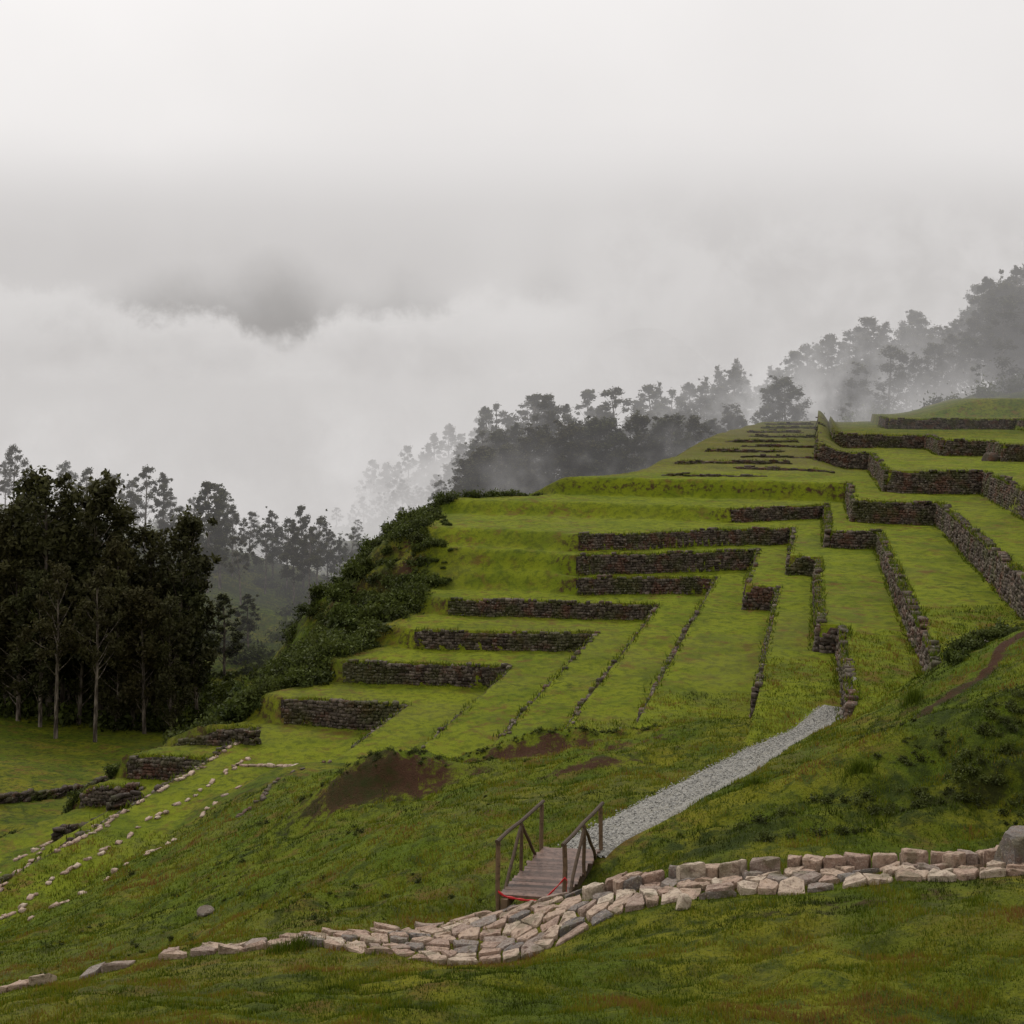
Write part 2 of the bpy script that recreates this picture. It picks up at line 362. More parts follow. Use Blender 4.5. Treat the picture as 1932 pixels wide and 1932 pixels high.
def wall_segment(p0, p1, nrm, label, sw=.26, sh=.17, edging=False):
    p0 = np.array(p0, float); p1 = np.array(p1, float); L = np.linalg.norm(p1-p0)
    if L < .3: return
    tdir = (p1-p0)/L; nrm = np.array(nrm, float); nrm = nrm-tdir*(nrm@tdir); nrm /= np.linalg.norm(nrm)
    def wv(v): x, y = toxy(v[0], v[1]); return np.array([x, y, 0.])
    C = []; H = []
    s = np.arange(0, L+.01, .5)
    c = p0[None]+tdir[None]*s[:, None]; o = c+nrm*.35; i = c-nrm*.75
    ox, oy = toxy(o[:, 0], o[:, 1]); ix_, iy = toxy(i[:, 0], i[:, 1])
    zo = Zm(ox, oy); zi = Zm(ix_, iy)
    okv = (onterr(ox, oy) & onterr(ix_, iy)) if edging else onterr(ix_, iy)
    zi = np.where(okv, zi, zo)
    maxh = (zi-zo).max()
    if maxh < .18: return
    dep = .13 if edging else .17
    row = 0
    while row*sh < maxh+.3 and row < 16:
        x = rng.random()*sw
        while x < L:
            w = sw*(.5+rng.random()*1.0); xc = x+w/2; x += w
            zb = np.interp(xc, s, zo); zt = np.interp(xc, s, zi)
            if zt-zb < .16: continue
            hh = sh*(.8+.45*rng.random()); zc = zb-.05+row*sh+sh/2
            lim = zt+(-.05 if edging else .0)+.17*vnoise(np.array(xc*.5), np.array(L))[()]+.10*vnoise(np.array(xc*1.7), np.array(L+5))[()]
            if zc > lim: continue
            if zc > zt-sh and rng.random() < (.5 if edging else .22): continue
            c = p0+tdir*xc+nrm*(.04+rng.normal(0, .03)-.018*row+.12*vnoise(np.array(xc*.22), np.array(L+9))[()])
            cx, cy = toxy(c[0], c[1]); C.append((cx, cy, zc)); H.append((w*.52, dep, hh*.53))
        row += 1
    if not C: return
    C = np.array(C); H = np.array(H); n = len(C); X = np.repeat(wv(tdir)[None], n, 0); Y = np.repeat(wv(nrm)[None], n, 0)
    X = X+rng.normal(0, .05, (n, 3)); Zx = np.repeat(np.array([[0, 0, 1.]]), n, 0)+rng.normal(0, .05, (n, 3))
    V, Fc = stones(C, H, X, Y, Zx)
    t = np.repeat(np.clip(rng.beta(1.4, 2.0, n)+(.1 if edging else 0), 0, 1), 26)
    ok = (zi-zo) > .2
    cv = []; cf = []
    for k in range(len(s)):
        c = p0+tdir*s[k]
        for off, top in ((.0, 0), (.0, 1), (-.3, 1)):
            q = c+nrm*off; x_, y_ = toxy(q[0], q[1]); cv.append((x_, y_, (zi[k]-.12) if top else zo[k]-.2))
    b0 = len(V)
    for k in range(len(s)-1):
        if ok[k] and ok[k+1]:
            for r in (0, 1): cf.append([b0+3*k+r, b0+3*k+3+r, b0+3*k+4+r, b0+3*k+1+r])
    V = np.concatenate([V, np.array(cv)]); t = np.r_[t, np.zeros(len(cv))]
    if cf: Fc = np.concatenate([Fc, np.array(cf)])
    o = mesh_arr("terrace_wall", V, Fc, tint=t, mat=MW)
    tag(o, label, "stone wall", "dry stone walls of the terraces")
    m_ = int(L*(42 if not edging else 20)); tt_ = rng.random(m_)*L; okk = (np.interp(tt_, s, (zi-zo)) > .3) & (vnoise(tt_*.6, tt_*0+L) > -.5)
    q = p0[None]+tdir[None]*tt_[:, None]-nrm[None]*rng.uniform(-.18, .35, m_)[:, None]; qx, qy = toxy(q[:, 0], q[:, 1])
    FR_.append(np.c_[qx, qy, np.interp(tt_, s, zi)-.02][okk])
    q = p0[None]+tdir[None]*tt_[:, None]+nrm[None]*rng.uniform(.2, .45, m_)[:, None]; qx, qy = toxy(q[:, 0], q[:, 1])
    if not edging: FR_.append(np.c_[qx, qy, np.interp(tt_, s, zo)-.02][okk & (rng.random(m_) < .6)])
    return o
for k, L in enumerate(LV):
    st, ak, bk, m, bL, jog, bf = L
    a0 = ak+m*(bL-bk)
    if not jog:
        if bk-bL > .5: wall_segment((a0, bL), (ak, bk), (-1, 0), "dark dry stone wall holding up a grassy terrace")
        wall_segment((ak, bk), (24, bk), (0, -1), "low line of stones edging a long grass terrace", edging=True)
    else:
        if bk-bL > .5 and k != 11: wall_segment((a0, bL), (ak, bk), (-1, 0), "dark dry stone wall holding up a grassy terrace")
        pa = ak
        for i, (aj, bj) in enumerate(jog):
            wall_segment((pa, bj), (aj, bj), (0, -1), "stepped stone wall running back along a grass terrace", edging=bj < -.5)
            nb2 = jog[i+1][1] if i+1 < len(jog) else bf
            if nb2-bj > .3: wall_segment((aj, bj), (aj, nb2), (-1, 0), "short stone wall face at a terrace corner")
            pa = aj
        wall_segment((pa, bf), (26, bf), (0, -1), "long tall stone retaining wall beside grass strip", edging=bf < -.5)
for fa, h, sk, bl_, br_, wl in FARS:
    if wl: wall_segment((fa+sk*bl_, bl_), (fa+sk*br_, br_), (-1, 0), "weathered distant stone terrace wall with dry grass", sw=.5, sh=.14)
def free_row(pts, label, cat="stone wall", name="stone_wall", sw=.3, mat=MP, rows=1, gap=.15, hs=.1, tl=(.3, .9), kind=None):
    pts = np.array(pts, float); C = []; H = []; X = []
    for p, q in zip(pts[:-1], pts[1:]):
        L = np.linalg.norm(q-p); t = (q-p)/L; nn = np.array([-t[1], t[0]]); x = 0
        while x < L:
            w = sw*(.5+rng.random()); c = p+t*(x+w/2); x += w
            if rng.random() < gap: continue
            for r in range(rows):
                cc = c+nn*rng.normal(0, .08); C.append((cc[0], cc[1], float(Zm(cc[0], cc[1]))+hs*.4+r*hs*1.8)); H.append((w*.52, sw*.4*(.7+.5*rng.random()), hs*(.7+.6*rng.random()))); X.append((t[0], t[1], 0))
    C = np.array(C); H = np.array(H); X = np.array(X)+rng.normal(0, .15, (len(C), 3)); X /= np.linalg.norm(X, axis=1, keepdims=True)
    Zx = np.tile([[0, 0, 1.]], (len(C), 1))+rng.normal(0, .1, (len(C), 3)); Y = np.cross(Zx, X)
    V, Fc = stones(C, H, X, Y, Zx)
    o = mesh_arr(name, V, Fc, tint=np.repeat(rng.uniform(tl[0], tl[1], len(C)), 26), mat=mat); tag(o, label, cat, kind=kind); return o
def bl(b, a0, a1): return [toxy(a, b+.25*math.sin(a)) for a in np.linspace(a0, a1, 8)]
for b, a0, a1, gp in ((-29.4, 53, 30, .35), (-31.8, 50, 33, .4), (-27.6, 50, 30, .5), (-34.8, 47, 36, .5), (-24.8, 44, 30, .65), (-33.3, 45, 34, .6)):
    free_row(bl(b, a0, a1), "broken line of small pale stones sunk in the turf", "row of stones", "stone_row", .24, gap=gp, hs=.05, kind="stuff")
for b, a0, a1 in ((-21.7, 50, 38), (-17.1, 50, 36), (-13.2, 48, 40), (-10.06, 48, 40), (-7.2, 46, 40)):
    free_row(bl(b, a0, a1), "faint line of small dark stones sunk in the turf", "row of stones", "stone_row", .2, mat=MW, gap=.55, hs=.05, tl=(.5, 1), kind="stuff")
free_row([toxy(48.5, -27.5), toxy(49.5, -23.5)], "short pale stone edging at the foot of a terrace", "row of stones", "stone_row", .3, gap=.1, hs=.07, kind="stuff")
free_row([toxy(51.6, -30.6), toxy(51.9, -28.3)], "small dark stone wall set into turf", sw=.26, mat=MW, rows=5, gap=.04, hs=.085, tl=(0, .7))
free_row([(-38, 67), (-33, 72), (-30.5, 79), (-28.5, 88)], "low dark field wall across a meadow", sw=.5, mat=MW, rows=3, gap=.02, hs=.12, tl=(0, .35))
free_row([(-21.5, 51.5), (-20.5, 54), (-18.8, 55)], "tumbled dark stone wall end in grass", sw=.4, mat=MW, rows=4, gap=.05, hs=.10, tl=(0, .35))

# ------------------------------------------------------------------ cobbled wall crossing the foreground
NEAR = np.array([(-9.6,18.35),(-8.5,18.5),(-6.7,18.85),(-4.6,18.9),(-3.4,18.5),(-2.6,17.9),(-1.6,17.2),(-.9,16.8),(-.2,16.7),(.3,16.9),(.8,17.1),(1.9,17.5),(3.0,17.35),(4.2,17.2),(5.9,16.9),(7.7,16.5),(9.5,16.3)])
FARL = np.array([(-9.6,18.85),(-8.5,18.98),(-6.7,19.32),(-4.6,19.45),(-3.6,19.6),(-2.8,19.7),(-1.9,19.75),(-1.2,19.7),(-.3,19.65),(.35,19.6),(1.0,19.5),(2.1,19.0),(3.2,18.75),(4.5,18.6),(6.2,18.3),(8.0,17.9),(9.9,17.6)])
sl = np.r_[0, np.cumsum(np.linalg.norm(np.diff((NEAR+FARL)/2, axis=0), axis=1))]
def bandpt(s, t):
    n0 = np.array([np.interp(s, sl, NEAR[:, i]) for i in (0, 1)]); f0 = np.array([np.interp(s, sl, FARL[:, i]) for i in (0, 1)])
    w = np.linalg.norm(f0-n0); return n0+(f0-n0)*(t/w), w
sites = []
s_ = 0.
while s_ < sl[-1]:
    _, w = bandpt(s_, 0); nr = max(1, int(round(w/.33)))
    for r in range(nr): sites.append((s_+rng.uniform(-.16, .16)+(.15 if r % 2 else 0), (r+.5)*w/nr+rng.uniform(-.12, .12)*(nr > 1), w))
    s_ += .23+.24*rng.random()
sites = np.array(sites)
def clip(poly, p, q):
    mid = (p+q)/2; d = q-p; out = []
    for i in range(len(poly)):
        A, B = poly[i], poly[(i+1) % len(poly)]; da = (A-mid)@d; db = (B-mid)@d
        if da <= 0: out.append(A)
        if (da < 0) != (db < 0): out.append(A+(B-A)*(da/(da-db)))
    return out
V = []; Fc = []; TT = []
for i in range(len(sites)):
    p = sites[i, :2]; w = sites[i, 2]
    leftf = sstep(8, 4, p[0])
    if rng.random() < .03+.12*leftf: continue
    poly = [np.array(c) for c in ((p[0]-.36, max(-.05, p[1]-.36)), (p[0]+.36, max(-.05, p[1]-.36)), (p[0]+.36, min(w, p[1]+.36)), (p[0]-.36, min(w, p[1]+.36)))]
    for j in range(len(sites)):
        if j != i and abs(sites[j, 0]-p[0]) < .9 and abs(sites[j, 1]-p[1]) < .9:
            poly = clip(poly, p, sites[j, :2])
            if len(poly) < 3: break
    if len(poly) < 3: continue
    pp = []
    shr = .06+.06*rng.random()
    for k in range(len(poly)):
        A, B = poly[k], poly[(k+1) % len(poly)]
        if np.linalg.norm(B-A) < .04: continue
        if np.linalg.norm(B-A) > .14:
            for f_ in (.1, .9): pp.append((A+(B-A)*f_)*(1-shr)+p*shr+rng.normal(0, .008, 2))
        else: pp.append(((A+B)/2)*(1-shr)+p*shr)
    if len(pp) < 3: continue
    pp = np.array(pp); cen = pp.mean(0); n = len(pp)
    far_t = p[1]/w; right = sstep(9.5, 13, p[0])
    h = .035+.055*rng.random()+((.12+.06*rng.random()) if (far_t > .70 and right > .4) else 0)+.03*right+.05*leftf
    tilt = rng.normal(0, .10, 2); b0 = len(V); tc = rng.beta(1.5, 1.3)
    for sc, hz in ((.97, -.3), (.97, h-.035), (.92, h-.006), (.5, h+.004)):
        for q in pp:
            r = cen+(q-cen)*(sc+rng.normal(0, .012)); xy, _ = bandpt(r[0], r[1])
            z = float(Zm(xy[0], xy[1]))+hz+(((r-p)@tilt) if hz > 0 else 0)+(rng.normal(0, .011) if hz > 0 else 0)
            V.append((xy[0], xy[1], z))
    xy, _ = bandpt(cen[0], cen[1]); V.append((xy[0], xy[1], float(Zm(xy[0], xy[1]))+h+.005)); TT += [tc]*(4*n+1)
    for r in range(3):
        for k in range(n): Fc.append([b0+r*n+k, b0+r*n+(k+1) % n, b0+(r+1)*n+(k+1) % n, b0+(r+1)*n+k])
    for k in range(n): Fc.append([b0+3*n+k, b0+3*n+(k+1) % n, b0+4*n])
tag(mesh_py("stone_wall", V, Fc, TT, MP), "low cobbled wall of pinkish stones crossing grass before footbridge", "stone wall")

def boulder(x, y, sx, sy, sz, label, seed=0, mat=MP, tint=.3, rough=.0, lift=.3, name="boulder", nd=9, cut=.68, rz=None):
    bm = bmesh.new(); bmesh.ops.create_icosphere(bm, subdivisions=4 if rough else 3, radius=1)
    r = np.random.default_rng(seed); D = r.normal(0, 1, (nd, 3)); D /= np.linalg.norm(D, axis=1, keepdims=True)
    if rough: D = np.concatenate([np.array([(1, 0, 0), (-1, 0, 0), (0, 1, 0), (0, -1, 0), (0, .1, 1), (.1, 0, -1)], float), D])
    for v in bm.verts:
        c = np.array(v.co)
        for d in D:
            e = c@d-cut
            if e > 0: c = c-d*e*.95
        c = c*(1+rough*fbm(np.array(c[0]*2.5+c[2]*1.7), np.array(c[1]*2.5-c[2]), 3)[()])
        v.co = (c[0]*sx, c[1]*sy, c[2]*sz)
    me = bpy.data.meshes.new(name); bm.to_mesh(me); bm.free(); me.materials.append(mat)
    at = me.attributes.new("tint", 'FLOAT', 'POINT'); at.data.foreach_set("value", np.full(len(me.vertices), tint, np.float32))
    o = bpy.data.objects.new(name, me); col.objects.link(o); o.location = (x, y, float(Zm(x, y))+sz*lift); o.rotation_euler[2] = seed if rz is None else rz
    tag(o, label, "rock"); return o
boulder(8.1, 17.3, .62, .5, .58, "large rough squared grey brown block at the wall end", 2, MP, .06, rough=.10, lift=.30, name="stone_block", nd=2, cut=.64, rz=.15)
boulder(-7.6, 27.2, .26, .22, .2, "grey rock lying in the grass", 3, MW, .9)
boulder(15.1, 35.3, .28, .25, .24, "pale grey rock beside a small bush", 4, MP, .1)
boulder(11.3, 37.6, .2, .2, .18, "grey rock at the end of the gravel path", 5, MP, .1)
boulder(42.0, 96.5, .9, .7, .6, "dark boulder resting on an upper terrace", 6, MW, .4)
boulder(2.65, 16.95, .15, .13, .17, "pale pink stone fallen beside the wall", 7, MP, .95)
boulder(28.8, 72.5, .3, .3, .25, "dark rock on terrace grass", 8, MW, .4)

# ------------------------------------------------------------------ gravel path
n = 90; tt = np.linspace(0, 1, n); pl = np.r_[0, np.cumsum(np.linalg.norm(np.diff(PC, axis=0), axis=1))]
px = np.interp(tt*pl[-1], pl, PC[:, 0]); py = np.interp(tt*pl[-1], pl, PC[:, 1])
for _ in range(30): px[1:-1] = (px[:-2]+px[2:]+2*px[1:-1])/4; py[1:-1] = (py[:-2]+py[2:]+2*py[1:-1])/4
tx = np.gradient(px); ty = np.gradient(py); l = np.hypot(tx, ty); nx, ny = ty/l, -tx/l
V = []; m_ = 15
for i in range(n):
    wl = (.8+.35*sstep(0, .15, tt[i]))*(1-.45*tt[i])+.10*vnoise(np.array(i*.35), np.array(.5))[()]; wr = (.75+.45*sstep(0, .15, tt[i]))*(1-.45*tt[i])+.10*vnoise(np.array(i*.4), np.array(7.5))[()]
    for j in range(m_):
        u = j/(m_-1); off = -wl+(wl+wr)*u; x = px[i]+nx[i]*off; y = py[i]+ny[i]*off
        edge = -.08 if j in (0, m_-1) else .05
        V.append((x, y, float(Zm(x, y))+edge))
ii = np.arange(n*m_).reshape(n, m_); Fp = np.stack([ii[:-1, :-1], ii[:-1, 1:], ii[1:, 1:], ii[1:, :-1]], -1).reshape(-1, 4)
tag(mesh_arr("path", V, Fp, mat=MG, smooth=True), "grey gravel footpath climbing from the bridge through grass", "path", kind="structure")
pv = np.array(V); k = 7000; s1 = rng.integers(0, n-1, k); u1 = rng.random(k)*12+1
bi = pv.reshape(n, m_, 3)[s1, u1.astype(int)]+np.c_[rng.uniform(-.12, .12, (k, 2)), np.full(k, .006)]
sz = rng.uniform(.007, .02, (k, 1))*np.array([[1, .8, .6]])
ang = rng.random(k)*6.28; X = np.c_[np.cos(ang), np.sin(ang), np.zeros(k)]; Y = np.c_[-np.sin(ang), np.cos(ang), np.zeros(k)]; Zx = np.tile([[0, 0, 1.]], (k, 1))
V2, F2 = stones(bi, sz, X, Y, Zx)
mgs, N = newmat("gravel_chips"); finish(N, N.mix(N.attr("tint"), (.15, .145, .13), (.42, .41, .38)), .7)
tag(mesh_arr("gravel", V2, F2, tint=np.repeat(rng.random(k), 26), mat=mgs), "loose grey gravel chips on the footpath", "gravel", kind="stuff")

# ------------------------------------------------------------------ footbridge
NL = np.array([-.25, 19.9, -9.03]); FL = np.array([.61, 22.55, -9.26])
NR = np.array([.95, 19.75, -9.03]); FR = np.array([1.82, 22.45, -9.26])
def beam(p, q, w, h):
    p = np.array(p, float); q = np.array(q, float); d = q-p; d /= np.linalg.norm(d)
    up = np.array([0, 0, 1.]) if abs(d[2]) < .9 else np.array([0, 1., 0]); s = np.cross(d, up); s /= np.linalg.norm(s); u = np.cross(s, d)
    V = []; K_ = 5
    for i in range(K_):
        c = p+(q-p)*i/(K_-1)+s*rng.normal(0, .008)
        for a in range(8):
            th = a*math.pi/4+math.pi/8; V.append(c+s*math.cos(th)*w*.54+u*math.sin(th)*h*.54)
    F = [[i*8+a, i*8+(a+1) % 8, (i+1)*8+(a+1) % 8, (i+1)*8+a] for i in range(K_-1) for a in range(8)]
    F.append(list(range(8))[::-1]); F.append([(K_-1)*8+a for a in range(8)])
    return V, F
def plank(p, q, w, h):
    p = np.array(p, float); q = np.array(q, float); d = (q-p)/np.linalg.norm(q-p); s = np.cross(d, [0, 0, 1.]); s /= np.linalg.norm(s); u = np.cross(s, d)
    V = [c+s*a*w/2+u*b*h/2 for c in (p, q) for a, b in ((-1, -1), (1, -1), (1, 1), (-1, 1))]
    return V, [[0, 1, 2, 3][::-1], [4, 5, 6, 7], [0, 1, 5, 4], [1, 2, 6, 5], [2, 3, 7, 6], [3, 0, 4, 7]]
br = bpy.data.objects.new("footbridge", None); col.objects.link(br); br.location = (NL+FL)/2
tag(br, "small wooden footbridge with railings over a grassy ditch", "bridge")
def part(name, pieces, mat, tints=None):
    V = []; F = []; T = []
    for i, (v, f) in enumerate(pieces):
        b0 = len(V); V += [tuple(np.array(p)-np.array(br.location)) for p in v]; F += [[b0+k for k in q] for q in f]; T += [(tints[i] if tints is not None else rng.random())]*len(v)
    o = mesh_py(name, V, F, T, mat); o.parent = br; return o
pcs = []
npl = 19
for i in range(npl):
    t = (i+.5)/npl; L_ = NL+(FL-NL)*t; R_ = NR+(FR-NR)*t; d = (R_-L_); ex = d/np.linalg.norm(d)*.06
    pcs.append(plank(L_+ex*rng.normal(.0, .4)+(0, 0, rng.normal(0, .007)), R_+ex*rng.normal(.0, .4), .118, .04))
part("deck", pcs, MWD)
part("beam", [plank(NL+(.1, -.1, -.12), FL+(.1, .15, -.12), .12, .18), plank(NR+(-.1, -.1, -.12), FR+(-.1, .15, -.12), .12, .18)], MWP)
H_ = .98
for (a_, b_) in ((NL, FL), (NR, FR)):
    top0 = a_+(0, 0, H_); top1 = b_+(0, 0, H_-.08); o3 = (b_-a_)
    for p_, tp in ((a_, top0), (b_, top1)):
        part("post", [beam(p_+(0, 0, -.6), tp+(0, 0, .0), .085, .085)], MWP, [.8])
    part("handrail", [beam(top0-o3*.04+(0, 0, .03), top1+o3*.05+(0, 0, .03), .075, .06)], MWP, [.15])
    mid = a_+o3*.5; mt_ = (top0+top1)/2
    part("brace", [beam(mid+(0, 0, -.05), mt_+(0, 0, -.02), .07, .07)], MWP, [.5])
    part("brace", [beam(a_+o3*.14+(0, 0, -.03), mt_+(-.0, .02, -.05), .06, .06)], MWP, [.3])
    part("brace", [beam(b_-o3*.14+(0, 0, -.03), mt_+(.0, -.02, -.05), .06, .06)], MWP, [.4])
V = []; F = []
pr = NL+(0, -.06, .10); pq = NR+(0, -.07, .42)
pts = []
for i in range(25):
    t = i/24; c = pr+(pq-pr)*t; c = c+np.array([0, -.16*math.sin(t*3.14), -.28*math.sin(t*math.pi)]); c[2] = max(c[2], -8.985); pts.append(c)
for j in range(1, 9): pts.append(np.array(pq)+np.array([.03+.01*math.sin(j), -.03, -.04*j]))
for i, c in enumerate(pts):
    r = .016+.005*math.sin(i*1.7)
    for a in range(5): V.append((c[0]+.3*r*math.cos(a*1.2566), c[1]+r*math.cos(a*1.2566), c[2]+r*math.sin(a*1.2566)*1.3))
for i in range(len(pts)-1):
    for a in range(5): F.append([i*5+a, i*5+(a+1) % 5, (i+1)*5+(a+1) % 5, (i+1)*5+a])
tag(mesh_py("red_rope", V, F, None, MR), "thin red rope sagging across the entrance of the wooden footbridge", "rope")

# ------------------------------------------------------------------ vegetation
def tube(pts, rad, ns=6):
    V = []; F = []
    for i, (p, r) in enumerate(zip(pts, rad)):
        d = np.array(pts[min(i+1, len(pts)-1)])-np.array(pts[max(i-1, 0)]); d /= np.linalg.norm(d)
        s = np.cross(d, [.3, 1, .1]); s /= np.linalg.norm(s); u = np.cross(d, s)
        for a in range(ns):
            th = a*2*math.pi/ns; V.append(np.array(p)+(s*math.cos(th)+u*math.sin(th))*r)
    for i in range(len(pts)-1):
        for a in range(ns): F.append([i*ns+a, i*ns+(a+1) % ns, (i+1)*ns+(a+1) % ns, (i+1)*ns+a])
    return V, F
def leaves(centers, radii, count, size, tb):
    Vs = []; Ts = []
    mr_ = np.mean([q[0] for q in radii])
    for c, r, t0 in zip(centers, radii, tb):
        k = int(count*(r[0]/mr_)**1.5)+8
        d = rng.normal(0, 1, (k, 3)); d /= np.linalg.norm(d, axis=1, keepdims=True)
        rr = rng.random((k, 1))**.45*np.clip(1+.32*rng.normal(0, 1, (k, 1)), .1, 1.8); p = np.array(c)+d*rr*np.array(r)
        u = rng.normal(0, 1, (k, 3)); u[:, 2] -= .5; u /= np.linalg.norm(u, axis=1, keepdims=True); v = np.cross(u, rng.normal(0, 1, (k, 3))); v /= np.linalg.norm(v, axis=1, keepdims=True)
        s = size*rng.uniform(.5, 1.3, (k, 1))
        Vs.append(np.stack([p-u*s, p+v*s*.45, p+u*s, p-v*s*.45], 1))
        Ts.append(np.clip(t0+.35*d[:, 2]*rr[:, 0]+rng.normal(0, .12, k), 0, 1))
    V = np.concatenate(Vs).reshape(-1, 3); T = np.repeat(np.concatenate(Ts), 4)
    return V, np.arange(len(V)).reshape(-1, 4), T
def euc(kind, seed):
    global rng
    keep = rng; rng = np.random.default_rng(seed)
    H = 20.; bx = rng.normal(0, .5, 2); ph = rng.random()*6
    def tp(t): return np.array([bx[0]*t+.35*math.sin(ph+3*t)*t, bx[1]*t+.3*math.cos(ph+2.5*t)*t, H*t*.96])
    tv, tf = tube([tp(t)-(0, 0, .5*(t == 0)) for t in np.linspace(0, 1, 12)], [.22*(1-t)**.8+.03 for t in np.linspace(0, 1, 12)], 7)
    cen = []; rad = []; tb = []
    nl = {'full': 40, 'open': 22, 'mid': 32}[kind]; t0 = {'full': .10+.14*rng.random(), 'open': .42+.1*rng.random(), 'mid': .22+.16*rng.random()}[kind]
    for i in range(nl):
        t = t0+(1-t0)*((i+rng.random()*.8)/nl); an = i*2.4+rng.normal(0, .5); f = (t-t0)/(1-t0)
        if kind == 'full': R = 2.4*math.sin(math.pi*(.25+.64*f))*(.3+.9*rng.random())+.2
        elif kind == 'mid': R = 2.6*math.sin(math.pi*min(1, .25+f*.75))*(.3+.8*rng.random())+.2
        else: R = 3.2*math.sin(math.pi*min(1, .3+f*.66))*(.35+.75*rng.random())+.2
        base_ = tp(max(.06, t-.09-.04*rng.random())); end = tp(min(t, .99))+np.array([math.cos(an)*R, math.sin(an)*R, .9*rng.random()])
        mid = (base_+end)/2+np.array([0, 0, -.2]); v, fq = tube([base_, mid, end], [.08*(1.2-t), .045*(1.2-t)+.012, .015], 4)
        b0 = len(tv); tv += v; tf += [[b0+k for k in q] for q in fq]
        r = (.9 if kind == 'full' else .82)*(.45+.95*rng.random())*(1-(.15 if kind == 'full' else .3)*f)
        cen.append(end+(0, 0, .2)); rad.append((r, r, r*(1.0 if kind != 'full' else 1.35))); tb.append(.2+.65*rng.random()*(.4+.6*f))
        if rng.random() < .7:
            e2 = end+rng.normal(0, .75, 3); cen.append(e2); rad.append((r*.55, r*.55, r*.6)); tb.append(.3+.4*rng.random())
    cen.append(tp(1)); rad.append((.5, .5, .8)); tb.append(.5)
    lv, lf, lt = leaves(cen, rad, {'full': 100, 'open': 95, 'mid': 85}[kind], {'full': .26, 'open': .24, 'mid': .26}[kind], tb)
    tm = bpy.data.meshes.new("trunk"); tm.from_pydata([tuple(v) for v in tv], [], tf); tm.materials.append(MB)
    cm = mesh_arr("crown", lv, lf, tint=lt, mat=ML, obj=False); rng = keep
    return tm, cm
VAR = {'full': [euc('full', s) for s in range(7)], 'open': [euc('open', 20+s) for s in range(7)], 'mid': [euc('mid', 40+s) for s in range(7)]}
ntree = [0]
def tree(x, y, top, kind, label, group, sink=.2, wide=1.):
    z = float(Zm(x, y))-sink; h = top-z
    if h < 4: h = 4+rng.random()*2
    tm, cm = VAR[kind][int(rng.integers(len(VAR[kind])))]
    e = bpy.data.objects.new("eucalyptus_tree", None); e.location = (x, y, z); e.rotation_euler = (rng.normal(0, .025), rng.normal(0, .025), rng.random()*6.28)
    s = h/20.
    e.scale = (s*wide, s*wide, s); col.objects.link(e)
    for nm, me in (("trunk", tm), ("crown", cm)):
        o = bpy.data.objects.new(nm, me); o.parent = e; col.objects.link(o)
    tag(e, label, "tree", group); ntree[0] += 1
DG = "tall dark slender eucalyptus at the edge of a meadow"
for br_, d, el in ((-.462,114,-.100),(-.44,120,-.082),(-.421,114,-.066),(-.403,119,-.100),(-.374,115,-.074),(-.360,120,-.098),(-.344,114,-.128),(-.326,118,-.118),(-.310,116,-.108),(-.297,121,-.142),(-.286,117,-.160),(-.45,111,-.15),(-.478,114,-.108),(-.335,111,-.175),(-.43,126,-.10),(-.385,128,-.12),(-.49,119,-.10),(-.31,111,-.185),(-.410,116,-.110),(-.36,112,-.16),(-.47,124,-.12),(-.32,123,-.142),(-.395,113,-.14),(-.43,110,-.16)):
    tree(br_*d, d, el*d, 'full', DG, "dark grove of eucalyptus", wide=.85+.4*rng.random())
for br_, d, el in ((-.262,133,-.180),(-.240,142,-.180)):
    tree(br_*d, d, el*d, 'mid', "short bushy eucalyptus on a shaded valley slope", "dark grove of eucalyptus", wide=1.6)
for br_, d, el in ((-.4155,106,-.15),(-.38,105.5,-.16)):
    tree(br_*d, d, el*d, 'open', "slender pale-trunked eucalyptus in front of the dark grove", "dark grove of eucalyptus")
OG = "slim eucalyptus with clumped crown in thin mist"
for br_, d, el in ((-.278,165,-.077),(-.266,168,-.085),(-.255,172,-.1),(-.247,160,-.125),(-.225,170,-.115),(-.218,176,-.103),(-.205,172,-.11),(-.19,174,-.098),(-.178,170,-.108),(-.168,174,-.12),(-.157,172,-.128),(-.15,176,-.118),(-.212,182,-.12),(-.30,170,-.10),(-.32,178,-.07),(-.335,176,-.062),(-.345,180,-.075),(-.36,182,-.07),(-.375,186,-.075),(-.39,178,-.065),(-.41,184,-.06),(-.43,186,-.07),(-.455,180,-.045),(-.462,186,-.06),(-.31,186,-.085),(-.29,184,-.09),(-.235,190,-.12),(-.198,166,-.115),(-.185,164,-.12),(-.24,178,-.105),(-.262,182,-.085),(-.172,186,-.11),(-.27,176,-.08)):
    tree(br_*d, d, el*d, 'open' if rng.random() < .6 else 'mid', OG, "eucalyptus trees across the valley", wide=1.2)
for br_, d, el in ((-.145,199,-.098),(-.135,200,-.09),(-.122,203,-.095),(-.108,201,-.085),(-.095,204,-.092),(-.085,206,-.08),(-.16,200,-.10),(-.075,205,-.08),(-.115,197,-.10),(-.10,207,-.075),(-.065,203,-.07),(-.055,205,-.06),(-.082,196,-.095),(-.128,196,-.11),(-.07,194,-.07),(-.058,192,-.06),(-.09,190,-.09),(-.14,190,-.115),(-.118,188,-.115),(-.045,196,-.045),(-.05,188,-.055),(-.10,186,-.10),(-.065,186,-.075)):
    tree(br_*d, d, el*d, 'open' if rng.random() < .5 else 'mid', "faint eucalyptus half lost in mist", "eucalyptus trees across the valley", wide=1.3)
for br_ in np.arange(-.13, -.02, .012):
    d = 222+rng.uniform(-4, 6); tree(br_*d, d, (np.interp(br_, [-.14, -.03], [-.075, -.022])+rng.normal(0, .008))*d, 'mid', "faint eucalyptus half lost in mist", "eucalyptus trees across the valley", wide=1.3)
